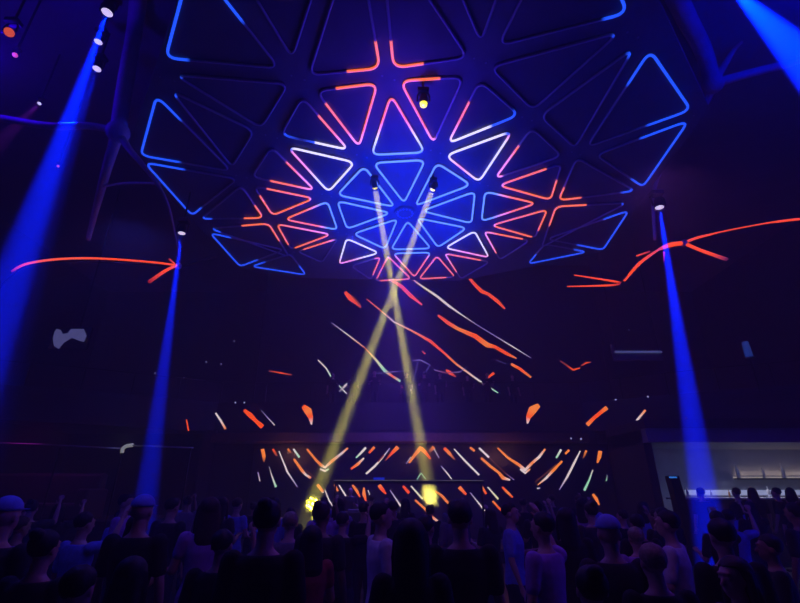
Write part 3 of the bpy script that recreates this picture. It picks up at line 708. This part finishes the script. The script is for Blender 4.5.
bm = bmesh.new(); box(bm, (0, -.05, -.05), (16.9-xs2, .26, 0)); bevel_all(bm, .008); link('board', bm, M['marble'], sl)
bm = bmesh.new(); box(bm, (0, .19, 0.001), (16.9-xs2, .245, .16)); link('glow_strip', bm, mat('glare_strip', (.6, .6, .65), .4, emit=(.42, .48, .75), strength=.5), sl)  # shelf and strip added to imitate glare along the counter top
def bottle(kind, loc, s, label, group):
    prof = [(0, 0), (.038, 0), (.04, .01), (.04, .17), (.035, .2), (.014, .235), (.013, .29), (.016, .292), (.016, .31), (0, .31)]
    bm = bmesh.new(); n = 12; rings = []
    for r, z in prof[1:-1]: rings.append([bm.verts.new((r*s*math.cos(2*PI*i/n), r*s*math.sin(2*PI*i/n), z*s)) for i in range(n)])
    for A, B in zip(rings, rings[1:]):
        for i in range(n): bm.faces.new((A[i], A[(i+1) % n], B[(i+1) % n], B[i]))
    bm.faces.new(rings[0][::-1]); bm.faces.new(rings[-1])
    o = link('bottle', bm, M['bottle_g'] if kind else M['bottle'], None, True); o.location = loc
    return tag(o, label, 'bottle', group)
for px, s, k in ((739.5, 1.5, 0), (765, 1.2, 0), (785, 1.6, 0)):
    bottle(k, (at(px, 478, 17.0).x+.06, 17.1, ZS), s, {739.5: 'pale bottle at the left end of the glowing shelf', 765: 'short pale bottle in the middle of the glowing shelf', 785: 'tall pale bottle right of the short one on the glowing shelf'}[px], 'bottles on the glowing shelf')
for i in range(16):
    x = bx0+1.0+i*.42+random.uniform(-.1, .1)
    bottle(i % 2, (x, 15.28+random.uniform(-.12, .12), zc_-.05), random.uniform(.7, 1.05), 'small bottle standing among others on the pale bar counter', 'bottles on the bar counter')
# leaning tall speaker with a blue light
sp = at(683, 503, 14.2); tp = at(677, 476, 14.2)
t = empty('column_speaker', (sp.x, 14.2, 0), 'tall black column speaker with a blue light on top, left of the bar', 'speaker')
bm = bmesh.new(); box(bm, (-.14, -.14, 0), (.14, .14, tp.z)); bevel_all(bm, .015)
for v in bm.verts: v.co.x -= .2*max(0, v.co.z-1.2)/1.4
link('cabinet', bm, M['black'], t)
bm = bmesh.new(); box(bm, (-.32, -.15, tp.z-.06), (-.1, -.138, tp.z-.02)); link('indicator', bm, M['lens_b'], t)

# ------------------------------------------------------------------ left side details
mn = empty('wall_monitor', at(70, 338, 14), 'pale flickering monitor on the dark left side', 'monitor')
c0 = mn.location
bm = bmesh.new(); box(bm, (-.62, 0, -.38), (.62, .1, .38)); bevel_all(bm, .02); link('case', bm, M['black'], mn)
bm = bmesh.new()
poly = [(55, 331), (57, 329), (61, 330), (63, 334), (68, 333), (71, 329), (84, 329), (87, 336), (84, 342), (80, 341), (72, 338), (64, 343), (59, 349), (54, 346), (53, 338)]
bm.faces.new([bm.verts.new(at(x, y, 13.99)-c0+Vector((0, -.01, 0))) for x, y in poly][::-1])
link('picture', bm, mat('monitor_picture', (.1, .1, .15), emit=(.10, .10, .28), strength=.7, noise=.5, scale=3), mn)
bm = bmesh.new(); cyl(bm, (0, .1, 0), (0, .3, 0), .05); cyl(bm, (0, .3, 0), (0, .3, 12.6-c0.z), .03, n=8); link('drop_pole', bm, M['black'], mn)
hr = empty('handrail', (at(15, 446, 12).x, 12, 0), 'thin pale handrail with a bright bend at the left of the floor', 'railing')
P = [at(-30, 442, 12), at(40, 444.5, 12), at(121, 448.5, 12)]
L0 = hr.location
bm = bmesh.new(); sweep(bm, [p-L0 for p in P], .02, 8); link('rail', bm, M['steel'], hr, True)
bm = bmesh.new(); sweep(bm, [p-L0 for p in bez([at(122, 453, 12), at(123, 448.5, 12), at(127, 446, 12), at(133, 445, 12)], 4)], .045, 10)
link('rail_bend', bm, mat('glowing_bend', (.8, .8, .75), .3, emit=(.6, .62, .55), strength=.25), hr, True)  # bend given its own glow in place of a highlight on the pipe
bm = bmesh.new(); sweep(bm, [p-L0 for p in (at(133, 445.5, 12), at(193, 448, 12))], .022, 8); link('rail', bm, M['steel'], hr, True)
for px in (-20, 60, 123, 191):
    p = at(px, 448, 12)-L0; bm = bmesh.new(); cyl(bm, (p.x, p.y, 0), (p.x, p.y, p.z), .02, n=8); link('post', bm, M['black'], hr)
point(at(125, 440, 11.4), (.8, .85, 1), 1.5, .1)
sf = empty('lounge_sofa', (at(35, 480, 13).x, 13, 0), 'dark sofa under a magenta glow at the far left', 'sofa')
bm = bmesh.new(); box(bm, (-1.6, -.4, 1.2), (1.6, .4, 1.6)); bevel_all(bm, .06, 3); link('seat', bm, M['leather'], sf)
bm = bmesh.new(); box(bm, (-1.6, .3, 1.5), (1.6, .6, 2.35)); bevel_all(bm, .08, 3); link('backrest', bm, M['leather'], sf)
for s in (-1, 1):
    bm = bmesh.new(); box(bm, (s*1.6-.15, -.4, 1.2), (s*1.6+.15, .5, 1.95)); bevel_all(bm, .06, 3); link('armrest', bm, M['leather'], sf)
slab('trim_7', (-17, 12.3, 0), (at(160, 480, 13).x, 15.5, 1.2), M['wall'])
area(Vector((at(35, 480, 13).x, 12.2, 3.4)), (at(38, 480, 13).x, 13.3, 1.9), (.6, .02, .7), 3, 1)
# small pale lights seen on the balcony level
g1 = empty('light_shelf', at(638, 352, 16.5), 'long thin pale light fitting on the upper right balcony', 'lamp')
bm = bmesh.new(); box(bm, (-.95, -.05, -.03), (.9, .05, .04)); link('tube', bm, mat('pale_tube', (.4, .4, .5), emit=(.10, .12, .30), strength=.5), g1)
bm = bmesh.new(); box(bm, (-.98, -.06, -.05), (-.90, .06, .3)); box(bm, (-.95, .05, -.3), (.9, .1, -.03)); link('bracket', bm, M['frame'], g1)
for x in (-.8, .8):
    bm = bmesh.new(); cyl(bm, (x, 0, .03), (x, 0, 12.6-g1.location.z), .015, n=6); link('hanging_wire', bm, M['black'], g1)
g2 = empty('blue_window', at(747, 349, 15), 'dim blue upright glow standing in for a window on the right balcony', 'lamp')
bm = bmesh.new(); cyl(bm, (0, 0, -.3), (0, 0, .25), .12, .1, 14); link('window_glow', bm, mat('window_blue', (.1, .1, .2), emit=(.02, .06, .35), strength=.5), g2)  # glowing lantern shape stands in for a dim blue window
bm = bmesh.new(); cyl(bm, (0, 0, -.36), (0, 0, -.3), .15, n=14); cyl(bm, (0, 0, -.36), (0, 0, 4.9-g2.location.z), .03, n=8); link('base', bm, M['black'], g2)
for (px, py) in ((234, 341), (221, 364), (206, 362), (155, 373), (184, 378), (629, 330), (613, 385), (646, 388), (237, 391), (245, 397), (571, 438.5), (581, 439)):
    bm = bmesh.new(); bmesh.ops.create_icosphere(bm, subdivisions=2, radius=.035)
    o = link('pinpoint_lamp', bm, M['spark'], None, True)
    o.location = at(px, py, 16.98) if py > 400 else (at(px, py, 23.98) if py < 383 else on_fascia(px, py, 0.0))
    if 383 < py < 400: o.location.z = 5.12
    tag(o, 'tiny pinpoint of light on the dark balcony', 'lamp', 'pinpoint lamps along the balconies')

# ------------------------------------------------------------------ people
def capsule(bm, pts, radii, n=12, flat=1.0):
    """tapered limb with rounded ends"""
    P = [Vector(p) for p in pts]; R = list(radii)
    t0 = (P[1]-P[0]).normalized(); t1 = (P[-1]-P[-2]).normalized()
    P2 = [P[0]-t0*R[0]*.9, P[0]-t0*R[0]*.6]+P+[P[-1]+t1*R[-1]*.6, P[-1]+t1*R[-1]*.9]
    R2 = [R[0]*.35, R[0]*.8]+R+[R[-1]*.8, R[-1]*.35]
    sweep(bm, P2, R2, n, flat=flat)
def loft(bm, secs, n=18):
    """secs: (cx, cy, z, rx, ry) closed at both ends"""
    rings = [[bm.verts.new((cx+rx*math.cos(2*PI*i/n), cy+ry*math.sin(2*PI*i/n), z)) for i in range(n)] for cx, cy, z, rx, ry in secs]
    for A, B in zip(rings, rings[1:]):
        for i in range(n): bm.faces.new((A[i], A[(i+1) % n], B[(i+1) % n], B[i]))
    bm.faces.new(rings[0][::-1]); bm.faces.new(rings[-1])
def remeshed(bm, voxel, smooth=3):
    me = bpy.data.meshes.new('tmp'); bmesh.ops.recalc_face_normals(bm, faces=bm.faces); bm.to_mesh(me); bm.free()
    o = bpy.data.objects.new('tmp', me); COL.objects.link(o)
    r = o.modifiers.new('r', 'REMESH'); r.mode = 'VOXEL'; r.voxel_size = voxel
    s = o.modifiers.new('s', 'SMOOTH'); s.factor = .5; s.iterations = smooth
    bpy.context.view_layer.update()
    dg = bpy.context.evaluated_depsgraph_get()
    out = bpy.data.meshes.new_from_object(o.evaluated_get(dg))
    bpy.data.objects.remove(o); bpy.data.meshes.remove(me)
    for p in out.polygons: p.use_smooth = True
    return out
def hand(bm, wrist, d, side, curl=.25, k=1.0):
    """palm, four unequal bent fingers and a thumb, along direction d"""
    d = Vector(d).normalized(); ref = Vector((side, 0, 0)) if abs(d.x) < .8 else Vector((0, 1, 0))
    n = d.cross(ref).normalized(); s = n.cross(d).normalized()          # s across the palm
    w = Vector(wrist)
    capsule(bm, [w, w+d*.05, w+d*.085], [.026, .034, .034], 10, .55)
    for j, (off, L) in enumerate(((-.03, .062), (-.01, .075), (.01, .07), (.03, .055))):
        a = w+d*.095+s*off; b = a+(d+s*off*4+n*curl*.4).normalized()*L*.5; c = b+(d+s*off*3+n*curl*1.6).normalized()*L*.5
        capsule(bm, [a, b, c], [.0105, .010, .008], 8)
    a = w+d*.03-s*.028; b = a+(d*.7-s*.8+n*.2).normalized()*.035; c = b+(d-s*.35+n*.3).normalized()*.032
    capsule(bm, [a, b, c], [.014, .012, .009], 8)
def figure(arms, hair='short', female=False, lean=0.0):
    """A standing figure facing +Y, 1.75 m. arms: for left and right (elbow, wrist) offsets from the shoulder. Returns meshes."""
    SW = .165 if female else .19
    sh = [Vector((s*SW, -.005, 1.425)) for s in (-1, 1)]
    # ---- body, one continuous skin
    bm = bmesh.new()
    hw = .165 if female else .155
    tors = [(0, 0, .80, hw*.8, .09), (0, 0, .88, hw, .115), (0, 0, .97, hw*.98, .11), (0, .005, 1.08, .125 if female else .14, .095),
            (0, .01, 1.2, .14 if female else .155, .105), (0, .01, 1.32, .16 if female else .18, .115), (0, 0, 1.41, .165 if female else .19, .09), (0, -.005, 1.46, .10, .07), (0, -.005, 1.49, .06, .058)]
    loft(bm, tors)
    capsule(bm, [(0, -.012, 1.45), (0, 0, 1.52), (0, .005, 1.57)], [.062, .054, .055])
    # head: skull, jaw, nose, ears, brows
    def ell(c, r, rot=0):
        g = bmesh.ops.create_uvsphere(bm, u_segments=20, v_segments=14, radius=1)
        for v in g['verts']: v.co = Vector((v.co.x*r[0]+c[0], v.co.y*r[1]+c[1], v.co.z*r[2]+c[2]))
    ell((0, .0, 1.665), (.077, .095, .088)); ell((0, .032, 1.615), (.062, .068, .085)); ell((0, .066, 1.565), (.028, .025, .022))
    capsule(bm, [(0, .098, 1.655), (0, .116, 1.622)], [.009, .016], 8); ell((0, .096, 1.683), (.05, .012, .009))
    ell((0, .094, 1.588), (.024, .011, .006)); ell((0, .092, 1.577), (.02, .011, .006))
    for s in (-1, 1): ell((s*.079, -.002, 1.635), (.011, .02, .032)); ell((s*.031, .09, 1.655), (.014, .010, .008))
    for s, S, (e, w_) in zip((-1, 1), sh, arms):
        E = S+Vector(e); W = S+Vector(w_)
        capsule(bm, [S, S.lerp(E, .5), E], [.054, .047, .038]); capsule(bm, [E, E.lerp(W, .35), W], [.039, .037, .024])
        hand(bm, W, (W-E).normalized(), s)
    for s in (-1, 1):
        capsule(bm, [(s*.085, 0, .86), (s*.095, .01, .68), (s*.10, .01, .49)], [.088, .078, .052])
        capsule(bm, [(s*.10, .01, .49), (s*.10, -.012, .35), (s*.10, -.015, .09)], [.053, .054, .034])
        capsule(bm, [(s*.10, -.02, .05), (s*.11, .07, .035), (s*.115, .15, .03)], [.04, .036, .028])
    body = remeshed(bm, .0095, 2)
    # ---- top
    bm = bmesh.new(); o_ = .014
    loft(bm, [(cx, cy, z, rx+o_, ry+o_) for cx, cy, z, rx, ry in tors if z > .84 and z < 1.47])
    sl = .5 if female else .75
    for S, (e, w_) in zip(sh, arms):
        E = S+Vector(e); e2 = S.lerp(E, sl)
        capsule(bm, [S, S.lerp(e2, .5), e2], [.068, .062, .058])
    top = remeshed(bm, .014, 4)
    # ---- trousers
    bm = bmesh.new()
    loft(bm, [(0, 0, .79, hw*.85, .10), (0, 0, .88, hw+.012, .128), (0, 0, .99, hw+.006, .122)])
    for s in (-1, 1):
        capsule(bm, [(s*.085, 0, .86), (s*.095, .01, .68), (s*.10, .01, .49), (s*.10, -.005, .3), (s*.10, -.01, .12)], [.10, .09, .07, .066, .058])
    tr = remeshed(bm, .016, 3)
    bm = bmesh.new()
    for s in (-1, 1): capsule(bm, [(s*.10, -.045, .05), (s*.11, .07, .042), (s*.117, .17, .036)], [.05, .046, .036])
    for v in bm.verts: v.co.z = max(v.co.z, 0.0)
    shoes = remeshed(bm, .012, 2)
    # ---- hair
    def hair_mesh(kind):
        bm = bmesh.new()
        def el(c, r):
            g = bmesh.ops.create_uvsphere(bm, u_segments=20, v_segments=14, radius=1)
            for v in g['verts']: v.co = Vector((v.co.x*r[0]+c[0], v.co.y*r[1]+c[1], v.co.z*r[2]+c[2]))
            return g['verts']
        if kind == 'short':
            for v in el((0, -.012, 1.683), (.088, .101, .090)):
                lim = 1.615 if v.co.y < -.02 else (1.66 if v.co.y < .03 else 1.715)
                v.co.z = max(v.co.z, lim)
                v.co += Vector((0, 0, .006*math.sin(v.co.x*90)*math.cos(v.co.y*80)))
        elif kind == 'long':
            for v in el((0, -.015, 1.68), (.095, .104, .098)):
                if v.co.y > .03: v.co.z = max(v.co.z, 1.715)
            loft(bm, [(0, -.075, 1.32, .075, .025), (0, -.08, 1.42, .10, .04), (0, -.06, 1.52, .105, .055), (0, -.04, 1.62, .10, .07), (0, -.03, 1.70, .085, .07)])
            for s in (-1, 1): capsule(bm, [(s*.085, -.01, 1.68), (s*.095, .0, 1.57), (s*.10, .01, 1.44)], [.024, .026, .016], 8)
        elif kind == 'bun':
            for v in el((0, -.012, 1.68), (.088, .10, .092)):
                if v.co.y > .03: v.co.z = max(v.co.z, 1.715)
                else: v.co.z = max(v.co.z, 1.60)
            el((0, -.09, 1.745), (.045, .045, .04))
        elif kind == 'cap':
            for v in el((0, -.004, 1.69), (.09, .106, .092)): v.co.z = max(v.co.z, 1.683)
            loft(bm, [(0, .12, 1.684, .07, .065), (0, .115, 1.692, .07, .06)])
        return remeshed(bm, .01, 2)
    return dict(body=body, shirt=top, trousers=tr, shoes=shoes, hair={k: hair_mesh(k) for k in ('short', 'long', 'bun', 'cap')})
DOWN = ((-.05, .01, -.27), (-.06, .09, -.51)); DOWNR = ((.05, .01, -.27), (.06, .09, -.51))
BENT = ((-.07, .03, -.26), (-.02, .24, -.20)); BENTR = ((.07, .03, -.26), (.02, .24, -.20))
UPL = ((-.10, .10, .22), (-.06, .14, .47)); UPR = ((.10, .10, .22), (.06, .14, .47))
RSR = ((.12, .12, .02), (.10, .22, .26)); PHR = ((.06, .22, -.02), (.0, .26, .23))
F = {'down': figure((DOWN, DOWNR)), 'bent': figure((BENT, DOWNR)), 'up': figure((DOWN, UPR)), 'both': figure((UPL, UPR), female=True), 'raise': figure((DOWN, RSR)), 'phone': figure((BENT, PHR)), 'lady': figure((BENT, BENTR), female=True)}
SKIN = [mat('skin_light', (.55, .36, .28), .55, noise=.05), mat('skin_tan', (.36, .21, .14), .55, noise=.05)]
HAIRM = [mat('hair_black', (.008, .007, .007), .6, scale=60, noise=.4), mat('hair_brown', (.04, .02, .012), .6, scale=60, noise=.4), mat('hair_fair', (.30, .24, .16), .6, scale=60, noise=.3)]
CLOTH = {k: mat('cloth_'+k, c, .85, scale=25, bump=.15) for k, c in dict(black=(.01, .01, .012), charcoal=(.03, .03, .035), white=(.65, .65, .68), blue=(.2, .28, .8), purple=(.40, .2, .6), red=(.35, .05, .06), grey=(.18, .18, .2)).items()}
DENIM = mat('dark_denim', (.02, .025, .05), .85, scale=40); SHOE = mat('shoe_black', (.02, .02, .02), .5)
def person(label, x, y, face=0.0, pose='down', hair='short', shirt='black', skin=0, hairc=0, s=1.0, z=0.0, group=None, bald=False, head=False):
    """face: heading in degrees, 0 looks down the hall, positive turns left"""
    g = F[pose]
    root = empty('person', (x, y, z), label, 'person', group); root.rotation_euler = (0, 0, math.radians(face)); root.scale = (s, s, s)
    items = [('body', g['body'], SKIN[skin]), ('shirt', g['shirt'], CLOTH[shirt]), ('trousers', g['trousers'], DENIM), ('shoes', g['shoes'], SHOE)]
    if not bald: items.append(('cap' if hair == 'cap' else 'hair', g['hair'][hair], CLOTH['blue'] if hair == 'cap' else HAIRM[hairc]))
    for nm, me, m in items:
        if not me.materials: me.materials.append(m)
        o = bpy.data.objects.new(nm, me); COL.objects.link(o); o.parent = root
        o.material_slots[0].link = 'OBJECT'; o.material_slots[0].material = m
    return root
TAKEN = []
def place(label, px, hy, Y, **kw):
    """head centre on the sight line px, hy at distance Y"""
    p = at(px, hy, Y); base = kw.get('z', 0.0)
    s = max(.88, min(1.12, (p.z-base)/1.65)); kw['s'] = s
    TAKEN.append((p.x, Y)); return person(label, p.x, Y, **kw)
place('bald performer in black standing at the booth behind the thin beam', 350.5, 491, 16.2, face=180, pose='bent', bald=True, skin=0, shirt='black', z=.35)
place('person with a blue lit head cut by the left edge of the photo', 5, 516, 3.6, hair='cap', shirt='charcoal')
place('person in a blue shirt raising an arm, left of the pale capped man', 84, 524, 5.2, pose='raise', shirt='blue', face=-20, hair='short')
place('man seen in profile between the raised arm and the pale cap', 126, 503, 7.2, face=-80, shirt='purple')
place('man wearing a bright blue cap, left part of the crowd', 142, 511, 4.3, hair='cap', shirt='black')
place('woman in a purple top with long hair, left of the black haired bun', 209, 511, 4.9, pose='lady', hair='long', shirt='purple', face=25, hairc=1)
place('man standing just left of the woman in purple', 172, 507, 6.8, shirt='charcoal', face=-15)
place('tall broad black haired person in front of the yellow lamp side of the crowd', 267, 520, 3.3, hair='bun', shirt='black')
place('fair haired person lit violet from above, right of the black bun', 290, 523, 5.4, hair='short', hairc=2, shirt='grey', face=10)
place('long haired woman in red holding her bare forearms out, below the yellow cluster lamp', 311, 540, 4.3, pose='lady', hair='long', shirt='red', face=30)
place('man in a white shirt with black hair turned to the right, centre of the crowd', 381, 516, 4.6, shirt='white', face=-70, pose='down')
place('woman with long dark hair right in front of the white shirted man', 411, 541, 3.0, pose='lady', hair='long', shirt='black')
place('person raising a pale bare arm right of the long haired woman', 426, 528, 4.8, pose='raise', shirt='charcoal', face=-30)
place('large dark figure right of centre blocking the stage screen', 460, 518, 3.7, shirt='black', hair='short')
place('person in a blue jacket with face turned aside, right of the large dark figure', 510, 513, 6.2, shirt='blue', face=-110, pose='bent')
place('person in purple raising one braceleted arm, right of the blue jacket', 543, 527, 4.2, shirt='purple', pose='raise', face=40)
place('dark haired person standing behind the purple raised arm', 566, 520, 5.2, shirt='black', hair='long')
place('person in a violet lit cap at the right of centre', 609, 533, 3.7, hair='cap', shirt='charcoal')
place('person with a purple lit head just right of the violet cap', 636, 538, 5.2, hairc=2, shirt='purple')
place('person in a pale lavender top with one forearm held out, left of the bar glow', 668, 524, 4.6, pose='bent', hair='short', shirt='white', face=50)
place('dark haired head in front of the bar counter', 722, 536, 3.6, hair='short', shirt='black')
place('woman with blue lit face looking left near the bottom right', 736, 579, 2.9, face=105, pose='lady', hair='long', hairc=1, shirt='purple')
place('person reaching a pink lit forearm forward at the far right', 770, 548, 4.3, pose='bent', shirt='black', face=60, skin=1)
place('short person with a pink lit head low between two dark figures, right side', 653, 562, 3.25, pose='down', hairc=2, shirt='black')
place('broad shouldered man silhouetted against the bright bar counter', 700, 490, 13.0, shirt='charcoal', face=0)
place('blue lit person low in front at the left bottom', 75, 600, 2.6, shirt='blue', hair='short')
place('blue shirted person near the bottom, right of the left bottom one', 128, 592, 2.9, shirt='blue', hair='long')
PH = [place('person holding up a glowing blue phone left of centre', 222, 545, 3.9, pose='phone', shirt='black', face=0).name,
      place('person holding up a glowing blue phone in front of the bar', 717, 520, 6.5, pose='phone', shirt='charcoal', face=0).name]
place('blue shouldered person low in front, right of centre', 592, 590, 2.6, shirt='blue', hair='bun')
for i, (px, Y) in enumerate(((736, 13.2), (752, 13.5), (776, 13.1), (790, 13.4))):
    place('dark figure waiting at the bar, seen only as a head against the counter', px, 492, Y, shirt='black', face=random.uniform(-30, 30), hair=('short', 'long')[i % 2], group='people waiting at the bar')
# the rest of the packed floor
n = 0; tries = 0
while n < 74 and tries < 6000:
    tries += 1
    Y = random.choice((random.uniform(2.2, 5), random.uniform(4, 9), random.uniform(7, 13.6)))
    x = random.uniform(-1, 1)*(Y*.94+.3)
    if x < -5.8 and Y > 10.6: continue
    if any(math.hypot(x-a, (Y-b)*1.0) < (.52 if b < 7 else .6) for a, b in TAKEN): continue
    # keep the figures picked out above free of anyone standing right in front of them
    if any(b > Y and abs(x/Y-a/b) < .045 and b < 7 for a, b in TAKEN[:29]): continue
    TAKEN.append((x, Y)); n += 1
    h = random.choice(('short', 'short', 'long', 'bun'))
    ps = random.choice(('down', 'bent', 'down', 'lady', 'phone' if Y > 6 else 'down', 'raise' if Y > 6 else 'bent'))
    if h == 'long' and ps == 'down': ps = 'lady'
    person('dark figure standing in the packed crowd, facing the stage', x, Y, random.uniform(-35, 35), ps, h, random.choice(('black', 'black', 'charcoal', 'charcoal', 'blue', 'grey', 'purple')), random.choice((0, 1)), random.choice((0, 0, 1)), random.uniform(.90, 1.03), group='dark figures of the packed crowd')
for i in range(9):
    px = 335+i*22+random.uniform(-6, 6)
    p = at(px, 392, 19.1)
    person('faint silhouette of a guest on the balcony in front of the tall screen', p.x, 19.1+random.uniform(-.3, .3), random.choice((170, 190, 10)), random.choice(('down', 'bent', 'lady')), random.choice(('short', 'long')), 'black', 0, 0, random.uniform(.9, 1.0), z=4.9, group='guests on the balcony')
# phones
def phone(label, loc, tilt=0, rz=0):
    r = empty('phone', loc, label, 'phone'); r.rotation_euler = (tilt, 0, rz)
    bm = bmesh.new(); box(bm, (-.075, -.004, -.037), (.075, .004, .037)); bevel_all(bm, .003); link('case', bm, M['black'], r)
    bm = bmesh.new(); box(bm, (-.07, -.0055, -.033), (.07, -.004, .033)); link('display', bm, M['phone'], r)
    return r

pa = bpy.data.objects[PH[0]]; pb = bpy.data.objects[PH[1]]
phone('phone with a glowing blue display held up left of centre', pa.location+pa.scale.x*Vector((.19, .33, 1.76)))
phone('phone glowing blue held up in front of the bar at the right', pb.location+pb.scale.x*Vector((.19, .33, 1.76)))
